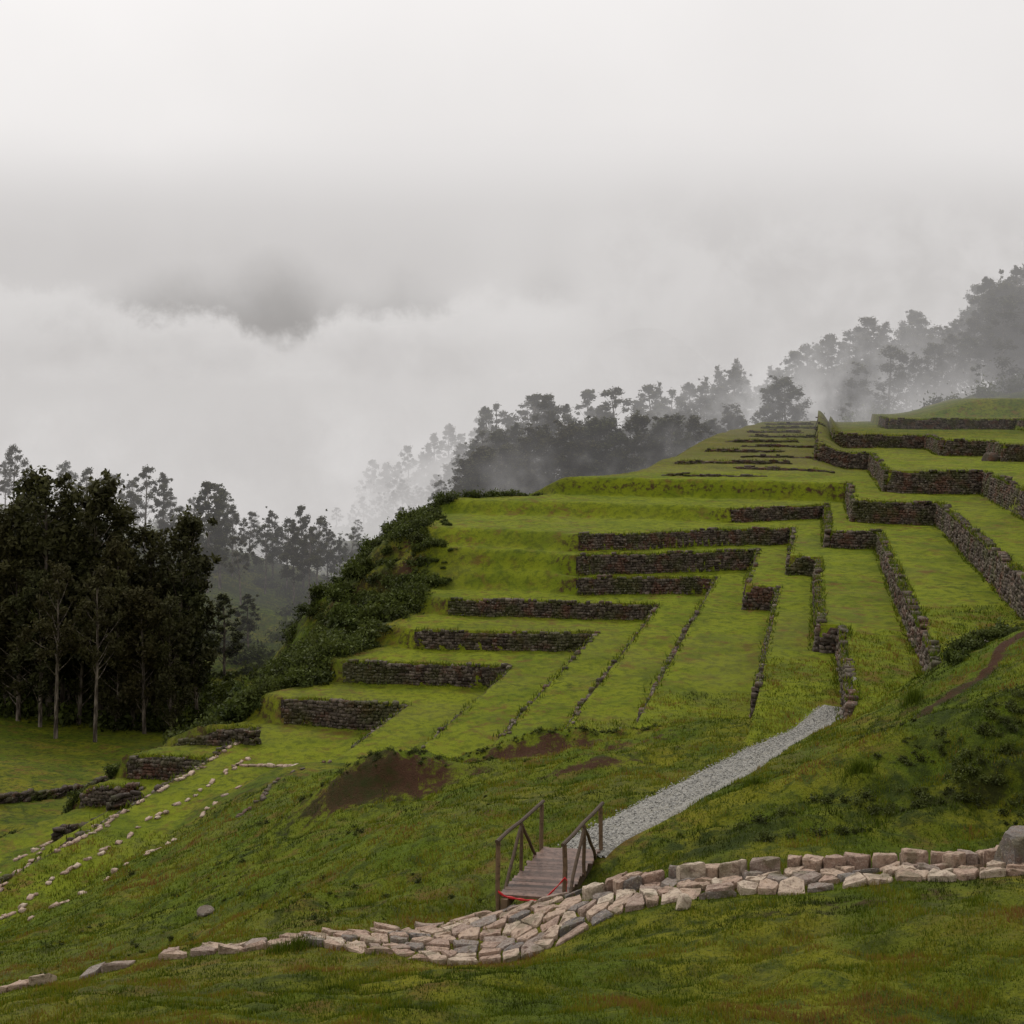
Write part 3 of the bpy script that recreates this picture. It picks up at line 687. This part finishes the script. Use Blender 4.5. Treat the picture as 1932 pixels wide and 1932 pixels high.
prof = [(-.10,-.045),(-.055,-.036),(-.025,-.012),(.0,.0),(.03,.0),(.06,.003),(.09,.009),(.13,.009),(.17,.019),(.2,.024),(.235,.040),(.27,.049),(.3,.060),(.335,.070),(.37,.078),(.40,.080),(.425,.098),(.45,.122),(.475,.120),(.52,.12)]
pb = np.array([p[0] for p in prof]); pe = np.array([p[1] for p in prof])
def ydist(b): return np.interp(b, [0, .15, .25, .3, .5], [186, 188, 202, 208, 206])
for br_ in np.arange(-.045, .50, .0072):
    d = ydist(br_)+rng.uniform(-5, 14); el = np.interp(br_, pb, pe)+.004-abs(rng.normal(0, .020))
    tree((br_+rng.normal(0, .004))*d, d, el*d, 'mid' if rng.random() < .65 else 'open', "eucalyptus on the hazy ridge behind the terraces", "eucalyptus wood on the ridge", wide=1.2+.5*rng.random())
for br_ in np.arange(-.04, .50, .0085):
    d = ydist(br_)-8+rng.uniform(-4, 5); el = np.interp(br_, pb, pe)-.024-abs(rng.normal(0, .016))
    tree(br_*d, d, el*d, 'full', "bushy eucalyptus on the hazy ridge behind the terraces", "eucalyptus wood on the ridge", wide=1.8)
for br_ in np.concatenate([np.arange(.37, .50, .0095), np.arange(.435, .50, .0075)]):
    d = 203+rng.uniform(-5, 8); el = np.interp(br_, pb, pe)-.010-abs(rng.normal(0, .02))
    tree(br_*d, d, el*d, 'full', "bushy eucalyptus on the hazy ridge behind the terraces", "eucalyptus wood on the ridge", wide=1.5)
print("TREES", ntree[0])

def shrubmesh(seed, n=9, size=.10, cnt=130):
    global rng
    keep = rng; rng = np.random.default_rng(seed); cen = []; rad = []; tb = []
    for i in range(n):
        an = rng.random()*6.28; R = rng.random()**.5*.75; cen.append((math.cos(an)*R, math.sin(an)*R, .25+.55*rng.random()*(1-R*.6))); r = .25+.25*rng.random(); rad.append((r, r, r*.8)); tb.append(.15+.6*rng.random())
    v, f, t = leaves(cen, rad, cnt, size, tb); rng = keep
    return mesh_arr("shrub", v, f, tint=t, mat=MLS, obj=False)
SM = [shrubmesh(100+i) for i in range(6)]
def shrub(x, y, s, label, group="scrub on the terrace flank", name="shrub", sz=None):
    o = bpy.data.objects.new(name, SM[int(rng.integers(len(SM)))]); o.location = (x, y, float(Zm(x, y))-.15*s); o.scale = (s, s, s*(sz or (.7+.5*rng.random()))); o.rotation_euler[2] = rng.random()*6.28
    col.objects.link(o); tag(o, label, "bush", group); return o
def flankpt(sig):
    i = rng.integers(2, 12); t = rng.random(); p = E[i]*(1-t)+E[i+1]*t; d = E[i+1]-E[i]; d = d/np.linalg.norm(d)
    off = abs(rng.normal(0, sig*(.25+.75*sstep(58, 72, p[1]))))-.2+(.9 if p[1] < 64 else 0)
    return p+np.array([-d[1], d[0]])*off
cnt = 0
while cnt < 200:
    q = flankpt(6.5)
    if q[1] > 99: continue
    shrub(q[0], q[1], (.5+1.2*rng.random()**1.3)*(.5 if q[1] < 62 else 1.), "dark green shrub on the steep terrace flank"); cnt += 1
for _ in range(22):
    y = rng.uniform(74, 90); shrub(rng.uniform(-8.5, -5)+abs(rng.normal(0, 1.2)), y, .25+.5*rng.random(), "low shrub on an overgrown terrace bank")
for x, y, s in ((-8.2, 90, 1.6), (13.6, 33.6, .5), (14.4, 34.6, .6), (15.6, 37, .9), (16.4, 36.4, .8), (15.2, 34.8, .5), (17.5, 38, .9)):
    shrub(x, y, s, "small dark bush standing on the grass edge", "single bushes")
def thicket(pts, rads, cnt, size, name, label):
    C = [(x, y, float(Zm(x, y))+r*.3) for (x, y), r in zip(pts, rads)]
    R = [(r, r, r*.7) for r in rads]; tb = np.clip(.05+.85*rng.random(len(pts))**1.6, 0, 1)
    v, f, t = leaves(C, R, cnt, size, tb); tag(mesh_arr(name, v, f, tint=t, mat=MLS), label, "undergrowth", kind="stuff")
pts = []; rd = []
while len(pts) < 1900:
    q = flankpt(7)
    if q[1] < 100 and vnoise(q[0]/2.6, q[1]/2.6, 31) > -.35: pts.append(q); rd.append((.2+.7*rng.random()**2)*(.5 if q[1] < 62 else 1))
thicket(pts, rd, 75, .12, "undergrowth", "dense dark scrub covering the steep terrace flank")
pts = []; rd = []
while len(pts) < 1000:
    x = rng.uniform(-70, 10); y = rng.uniform(112, 205)
    if fbm(np.array(x/14.), np.array(y/14.), 2, 40) > -.15: pts.append((x, y)); rd.append(.5+1.4*rng.random()**2)
for _ in range(260): pts.append((rng.uniform(-60, -32), rng.uniform(112, 130))); rd.append(.6+1.5*rng.random()**2)
for _ in range(120):
    t = rng.random(); pts.append((-36+22*t+rng.normal(0, 2.5), 130+40*t+rng.normal(0, 5))); rd.append(.5+1.3*rng.random()**2)
while len(pts) < 1880:
    b_ = rng.uniform(-.04, .5); y = ydist(b_)+rng.uniform(-16, 8); pts.append((b_*y, y)); rd.append(1.2+2.8*rng.random()**1.5)
thicket(pts, rd, 70, .34, "undergrowth", "dark bushes and scrub on the misty valley slope")
pts = []; rd = []
for t in np.linspace(0, 1, 60):
    q = np.array([np.interp(t, [0, .3, .6, 1], [-38, -33, -30.5, -28.5]), np.interp(t, [0, .3, .6, 1], [67, 72, 79, 88])]); pts.append(q+rng.normal(0, .25, 2)); rd.append(.2+.3*rng.random())
thicket(pts, rd, 60, .10, "undergrowth", "dark hedge plants growing along a field wall")
pts = []; rd = []
for _ in range(800):
    x = rng.uniform(4.5, 13); y = 20.2+rng.random()**1.1*5.5
    if (x < 6 and y > 22) or vnoise(x/1.1, y/.8, 61) < -.1: continue
    pts.append((x, y)); rd.append(.05+.15*rng.random()**2)
for _ in range(110):
    x = rng.normal(-4.2, 2.2); y = 37.9+rng.normal(0, .4); pts.append((x, y)); rd.append(.05+.13*rng.random()**2)
for _ in range(120):
    x = rng.uniform(-3, 6); y = 40.7+rng.normal(0, .3); pts.append((x, y)); rd.append(.04+.11*rng.random()**2)
for _ in range(420):
    x = rng.uniform(-12, -.6); y = rng.uniform(20.5, 34)
    if fbm(np.array(x/2.), np.array(y/2.), 2, 71) < .1: continue
    pts.append((x, y)); rd.append(.03+.08*rng.random()**2)
thicket(pts, rd, 60, .03, "undergrowth", "low dark weeds scattered over rough banks")

def blade_mesh(x, y, z, h, w, tint, name, label, kind="stuff", lean=.5):
    k = len(x); an = rng.random(k)*6.28; ln = rng.random(k)*lean; an2 = rng.random(k)*6.28
    b = np.c_[x, y, z-.01]; s = np.c_[np.cos(an), np.sin(an), np.zeros(k)]*w[:, None]
    tipv = b+np.c_[np.cos(an2)*ln*h, np.sin(an2)*ln*h, h]
    V = np.stack([b-s, b+s, tipv], 1).reshape(-1, 3)
    o = mesh_arr(name, V, np.arange(3*k).reshape(-1, 3), tint=np.repeat(tint, 3), mat=MGR); tag(o, label, "grass", kind=kind); return o
k = 440000; yy = 9.0*(46/9.0)**rng.random(k); xx = rng.uniform(-.62, .62, k)*yy
cl = fbm(xx/.35, yy/.35, 2, 4); cl2 = fbm(xx/2.5, yy/2.5, 3, 6); cl3 = fbm(xx/.9, yy/.9, 3, 16)
ny_ = np.interp(xx, NEAR[:, 0], NEAR[:, 1]); fy_ = np.interp(xx, FARL[:, 0], FARL[:, 1]); inband = (yy > ny_) & (yy < fy_)
keepm = (pdist(xx, yy) > 1.0-.018*(yy-22)) & (~inband | (rng.random(k) < .6)) & ((cl > -.3) | (rng.random(k) < .25))
a1, b1, ie, je = gidx(xx, yy)
keepm &= (earth[ie, je] < .5) | (rng.random(k) < .2) & (earth[ie, je] < 1)
keepm &= ~((xx-(yy-19.9)*.325 > -.3) & (xx-(yy-19.9)*.325 < 1.0) & (yy > 19.7) & (yy < 22.7))
xx, yy, cl, cl2, cl3, ie, je = [q[keepm] for q in (xx, yy, cl, cl2, cl3, ie, je)]; k = len(xx)
h = (.018+.045*rng.random(k)**2+.07*np.clip(cl, 0, 1)+.055*np.clip(cl3, 0, 1))*(yy/14)**.55; w = .0055*(yy/10)**.8*(.6+.8*rng.random(k))
ti = np.clip(.49+.42*cl2+.6*cl3+.2*cl+rng.normal(0, .15, k)-.38*np.clip(dark, 0, 1)[ie, je], 0, 1)
blade_mesh(xx, yy, Zm(xx, yy), h, w, ti, "grass", "short mossy turf with yellow green blades")
fr = np.concatenate(FR_); k = len(fr)
blade_mesh(fr[:, 0], fr[:, 1], fr[:, 2], .08+.26*rng.random(k)**2, .02+.02*rng.random(k), np.clip(rng.normal(.45, .18, k), 0, 1), "grass", "ragged grass fringe along the terrace walls", lean=.9)
for cx, cy, n_b, hh in ((11.5, 31.5, 500, .45), (1.55, 20.1, 350, .28), (-3.6, 18.4, 350, .25), (-3.9, 18.3, 200, .2), (7.2, 22.8, 400, .3), (5.3, 24, 250, .2)):
    r = abs(rng.normal(0, .2, n_b)); an = rng.random(n_b)*6.28; tx_ = cx+r*np.cos(an); ty_ = cy+r*np.sin(an)
    o = blade_mesh(tx_, ty_, Zm(tx_, ty_), hh*(.5+rng.random(n_b)*.6), np.full(n_b, .008), np.clip(rng.normal(.3, .12, n_b), 0, 1), "grass_tuft", "tall tuft of dark green grass", kind="stuff", lean=.6)
    o["category"] = "plant"

# ------------------------------------------------------------------ mist: self-lit uniform haze bodies plus self-lit cloud sheets
def haze(x0, x1, prof_yz, z0, dens, L, label):
    m = bpy.data.materials.new("haze"); m.use_nodes = True; N = NT(m.node_tree); m.cycles.emission_sampling = 'NONE'
    ab = N.n('ShaderNodeVolumeAbsorption'); ab.inputs['Color'].default_value = (0, 0, 0, 1); ab.inputs['Density'].default_value = dens
    em = N.n('ShaderNodeEmission'); em.inputs[0].default_value = (*L, 1); em.inputs[1].default_value = dens  # haze glows by itself; emission stands in for scattered skylight
    ad = N.n('ShaderNodeAddShader'); N.l(ab.outputs[0], ad.inputs[0]); N.l(em.outputs[0], ad.inputs[1])
    out = N.n('ShaderNodeOutputMaterial'); N.l(ad.outputs[0], out.inputs['Volume'])
    # closed prism: one outline polygon in y-z swept along x, outward normals
    bm = bmesh.new(); outline = [(prof_yz[0][0], z0)]+list(prof_yz)+[(prof_yz[-1][0], z0)]
    A = [bm.verts.new((x0, y, z)) for y, z in outline]; B = [bm.verts.new((x1, y, z)) for y, z in outline]; n = len(outline)
    for i in range(n): bm.faces.new((A[i], A[(i+1) % n], B[(i+1) % n], B[i]))
    bm.faces.new(A); bm.faces.new(B[::-1])
    bmesh.ops.triangulate(bm, faces=bm.faces[:]); bmesh.ops.recalc_face_normals(bm, faces=bm.faces[:])
    if bm.calc_volume(signed=True) < 0: bmesh.ops.reverse_faces(bm, faces=bm.faces[:])
    me = bpy.data.meshes.new("mist"); bm.to_mesh(me); bm.free(); me.materials.append(m)
    o = bpy.data.objects.new("mist", me); col.objects.link(o); tag(o, label, "mist", kind="stuff")
haze(-300, 340, [(132, 30), (220, 38), (300, 20), (600, 18)], -90, .0032, (.54, .52, .51), "thin white haze over the valley")
haze(-310, 350, [(178, 40), (208, 36), (232, 5), (590, 2)], -91, .0080, (.64, .62, .61), "thicker white haze deep in the valley")

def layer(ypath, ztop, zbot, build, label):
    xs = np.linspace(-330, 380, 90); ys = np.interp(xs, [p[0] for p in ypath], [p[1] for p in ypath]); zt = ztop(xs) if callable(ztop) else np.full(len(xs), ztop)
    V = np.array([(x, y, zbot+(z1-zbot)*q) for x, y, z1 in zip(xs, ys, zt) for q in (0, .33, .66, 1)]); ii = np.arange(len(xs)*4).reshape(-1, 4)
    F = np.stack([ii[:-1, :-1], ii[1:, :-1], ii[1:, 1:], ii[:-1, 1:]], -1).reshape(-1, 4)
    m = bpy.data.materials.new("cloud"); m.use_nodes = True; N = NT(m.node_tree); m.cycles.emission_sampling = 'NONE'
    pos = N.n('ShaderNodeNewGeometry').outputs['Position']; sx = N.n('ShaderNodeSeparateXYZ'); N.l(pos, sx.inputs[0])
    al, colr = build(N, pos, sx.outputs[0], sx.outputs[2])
    tr_ = N.n('ShaderNodeBsdfTransparent'); em = N.n('ShaderNodeEmission'); N.l(colr, em.inputs[0])  # sheet emits its own colour; cloud brightness is painted, not lit by the sky
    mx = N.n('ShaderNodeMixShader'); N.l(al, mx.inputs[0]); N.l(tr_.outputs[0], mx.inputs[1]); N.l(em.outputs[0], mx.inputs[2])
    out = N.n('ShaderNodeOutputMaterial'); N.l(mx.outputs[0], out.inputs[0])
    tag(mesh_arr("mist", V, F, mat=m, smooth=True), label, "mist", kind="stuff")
def gauss(N, X, c, w):
    u = N.m('DIVIDE', N.m('SUBTRACT', X, c), w); return N.m('EXPONENT', N.m('MULTIPLY', N.m('MULTIPLY', u, u), -1.))
def addn(N, *v):
    r = v[0]
    for q in v[1:]: r = N.m('ADD', r, q)
    return r
def cen_noise(N, pos, sc, amp, det=4, dist=0., ro=.55): return N.m('MULTIPLY', N.m('SUBTRACT', N.noise(pos, sc, det, ro, dist=dist), .5), amp)
WB = (.87, .85, .838)
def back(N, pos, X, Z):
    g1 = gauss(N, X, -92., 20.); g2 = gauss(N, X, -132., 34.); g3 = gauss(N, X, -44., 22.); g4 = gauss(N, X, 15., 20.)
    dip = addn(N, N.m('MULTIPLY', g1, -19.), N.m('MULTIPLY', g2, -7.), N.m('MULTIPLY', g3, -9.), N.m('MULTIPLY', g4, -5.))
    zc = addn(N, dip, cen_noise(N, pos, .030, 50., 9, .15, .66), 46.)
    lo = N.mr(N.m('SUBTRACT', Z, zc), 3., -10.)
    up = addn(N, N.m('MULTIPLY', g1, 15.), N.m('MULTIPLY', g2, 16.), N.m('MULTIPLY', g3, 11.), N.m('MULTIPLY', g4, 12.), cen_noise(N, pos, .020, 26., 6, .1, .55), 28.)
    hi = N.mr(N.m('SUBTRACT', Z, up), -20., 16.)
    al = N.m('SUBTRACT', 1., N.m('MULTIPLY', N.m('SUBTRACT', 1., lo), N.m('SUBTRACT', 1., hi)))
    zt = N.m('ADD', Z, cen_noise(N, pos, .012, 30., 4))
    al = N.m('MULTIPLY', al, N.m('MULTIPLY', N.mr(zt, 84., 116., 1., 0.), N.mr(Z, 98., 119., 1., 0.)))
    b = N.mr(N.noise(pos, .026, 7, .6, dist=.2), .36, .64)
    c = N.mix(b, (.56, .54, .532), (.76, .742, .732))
    c = N.mix(N.m('MULTIPLY', N.mr(N.m('SUBTRACT', Z, zc), -30., -3.), N.mr(Z, 60., 42., 0., .85)), c, WB)  # puff tops painted brighter to give the billows lit relief
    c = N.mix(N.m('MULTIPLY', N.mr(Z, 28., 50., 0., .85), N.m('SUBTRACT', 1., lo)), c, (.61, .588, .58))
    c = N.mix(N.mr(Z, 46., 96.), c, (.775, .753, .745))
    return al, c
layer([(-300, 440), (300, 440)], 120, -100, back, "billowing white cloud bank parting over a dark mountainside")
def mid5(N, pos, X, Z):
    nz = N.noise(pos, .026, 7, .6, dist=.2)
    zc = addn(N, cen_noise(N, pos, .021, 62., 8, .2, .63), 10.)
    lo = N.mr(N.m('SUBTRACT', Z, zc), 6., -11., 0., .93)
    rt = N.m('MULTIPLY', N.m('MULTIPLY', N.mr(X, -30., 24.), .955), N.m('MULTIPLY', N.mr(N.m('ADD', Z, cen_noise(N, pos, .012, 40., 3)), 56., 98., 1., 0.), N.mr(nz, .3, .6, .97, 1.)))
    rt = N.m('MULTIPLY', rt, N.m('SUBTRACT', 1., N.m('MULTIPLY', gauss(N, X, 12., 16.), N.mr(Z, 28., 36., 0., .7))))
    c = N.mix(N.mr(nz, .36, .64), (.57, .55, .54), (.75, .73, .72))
    c = N.mix(N.m('MULTIPLY', N.mr(N.m('SUBTRACT', Z, zc), -26., -2.), N.mr(X, 60., 0.)), c, WB)  # lit look of the billow tops put into the emitted colour
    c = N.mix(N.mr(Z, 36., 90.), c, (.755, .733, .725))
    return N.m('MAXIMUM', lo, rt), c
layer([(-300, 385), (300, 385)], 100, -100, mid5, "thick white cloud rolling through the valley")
def wisp(sc, zc0, zamp, soft, amax, lo_, hi_, thr, seed, zx=None, dark_=(.54, .515, .505), bright=(.72, .70, .69)):
    def f(N, pos, X, Z):
        mp = N.n('ShaderNodeMapping'); mp.inputs['Location'].default_value = (seed*13., seed*7., seed*3.); N.l(pos, mp.inputs[0]); p = mp.outputs[0]
        zc = addn(N, cen_noise(N, p, sc, zamp, 7, .15, .6), zc0)
        if zx: zc = N.m('ADD', zc, N.m('MULTIPLY', N.m('MAXIMUM', X, -60.), zx))
        a = N.mr(N.m('SUBTRACT', Z, zc), soft, -soft)
        nz = N.noise(p, sc*1.6, 6, .56, dist=.2)
        a = N.m('MULTIPLY', a, N.mr(nz, thr-.13, thr+.16, lo_, hi_))
        return N.m('MULTIPLY', a, amax), N.mix(N.mr(N.noise(p, sc*1.1, 6, .56), .37, .63), dark_, bright)
    return f
def ztop(zc0, zamp, soft, zx): return lambda xs: zc0+zamp*.33+soft+zx*np.maximum(xs, -60)
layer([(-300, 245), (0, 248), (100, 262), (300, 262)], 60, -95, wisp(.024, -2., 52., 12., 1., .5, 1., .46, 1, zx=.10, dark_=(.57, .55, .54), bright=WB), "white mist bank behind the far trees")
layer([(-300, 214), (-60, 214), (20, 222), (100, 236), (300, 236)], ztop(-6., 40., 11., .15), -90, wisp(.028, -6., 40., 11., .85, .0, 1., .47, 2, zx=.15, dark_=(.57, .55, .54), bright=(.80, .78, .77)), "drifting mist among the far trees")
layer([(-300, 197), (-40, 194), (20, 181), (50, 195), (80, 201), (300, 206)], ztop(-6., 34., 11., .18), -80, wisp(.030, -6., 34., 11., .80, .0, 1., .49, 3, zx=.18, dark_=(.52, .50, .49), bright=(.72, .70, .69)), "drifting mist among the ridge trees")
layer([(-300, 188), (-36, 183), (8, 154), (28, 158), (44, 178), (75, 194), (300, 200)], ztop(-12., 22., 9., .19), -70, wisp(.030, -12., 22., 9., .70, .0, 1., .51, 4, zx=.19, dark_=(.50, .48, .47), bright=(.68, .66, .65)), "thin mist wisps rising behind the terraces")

# ------------------------------------------------------------------ world, sun, camera
w = bpy.data.worlds.new("World"); bpy.context.scene.world = w; w.use_nodes = True; N = NT(w.node_tree)
sky = N.n('ShaderNodeTexSky', sky_type='NISHITA'); sky.sun_disc = False; sky.sun_elevation = math.radians(42); sky.sun_rotation = math.radians(-30); sky.dust_density = 5
hs = N.n('ShaderNodeHueSaturation'); hs.inputs['Saturation'].default_value = .05; N.l(sky.outputs[0], hs.inputs['Color'])
b1_ = N.n('ShaderNodeBackground'); b1_.inputs[1].default_value = .006; N.l(hs.outputs[0], b1_.inputs[0])
tc = N.n('ShaderNodeTexCoord').outputs['Generated']; sp = N.n('ShaderNodeSeparateXYZ'); N.l(tc, sp.inputs[0])
cl_ = N.noise(tc, 3.2, 6, .55)
h = N.m('ADD', sp.outputs[2], N.m('MULTIPLY', N.m('SUBTRACT', cl_, .5), .22))
c = N.mix(N.mr(h, .10, .38, it='LINEAR'), (.69, .667, .657), (.86, .835, .825)); c = N.mix(N.mr(h, .38, .9), c, (.97, .953, .95))
b2_ = N.n('ShaderNodeBackground'); b2_.inputs[1].default_value = 1.0; N.l(c, b2_.inputs[0])
ad = N.n('ShaderNodeAddShader'); N.l(b1_.outputs[0], ad.inputs[0]); N.l(b2_.outputs[0], ad.inputs[1])
wo = N.n('ShaderNodeOutputWorld'); N.l(ad.outputs[0], wo.inputs[0])
sd = bpy.data.lights.new("sun", 'SUN'); sd.energy = 1.3; sd.angle = math.radians(12); sd.color = (1, .95, .86)
so = bpy.data.objects.new("sun", sd); so.rotation_euler = (math.radians(48), 0, math.radians(-150)); col.objects.link(so)
cd = bpy.data.cameras.new("camera"); cd.sensor_width = 36; cd.lens = 36*2071/1932; cd.shift_y = -216/1932; cd.clip_end = 3000; cd.clip_start = .1
co = bpy.data.objects.new("camera", cd); co.location = (0, 0, 0); co.rotation_euler = (math.radians(90), 0, 0); col.objects.link(co)
bpy.context.scene.camera = co
vs = bpy.context.scene.view_settings
vs.view_transform = 'Standard'; vs.look = 'None'; vs.exposure = 0
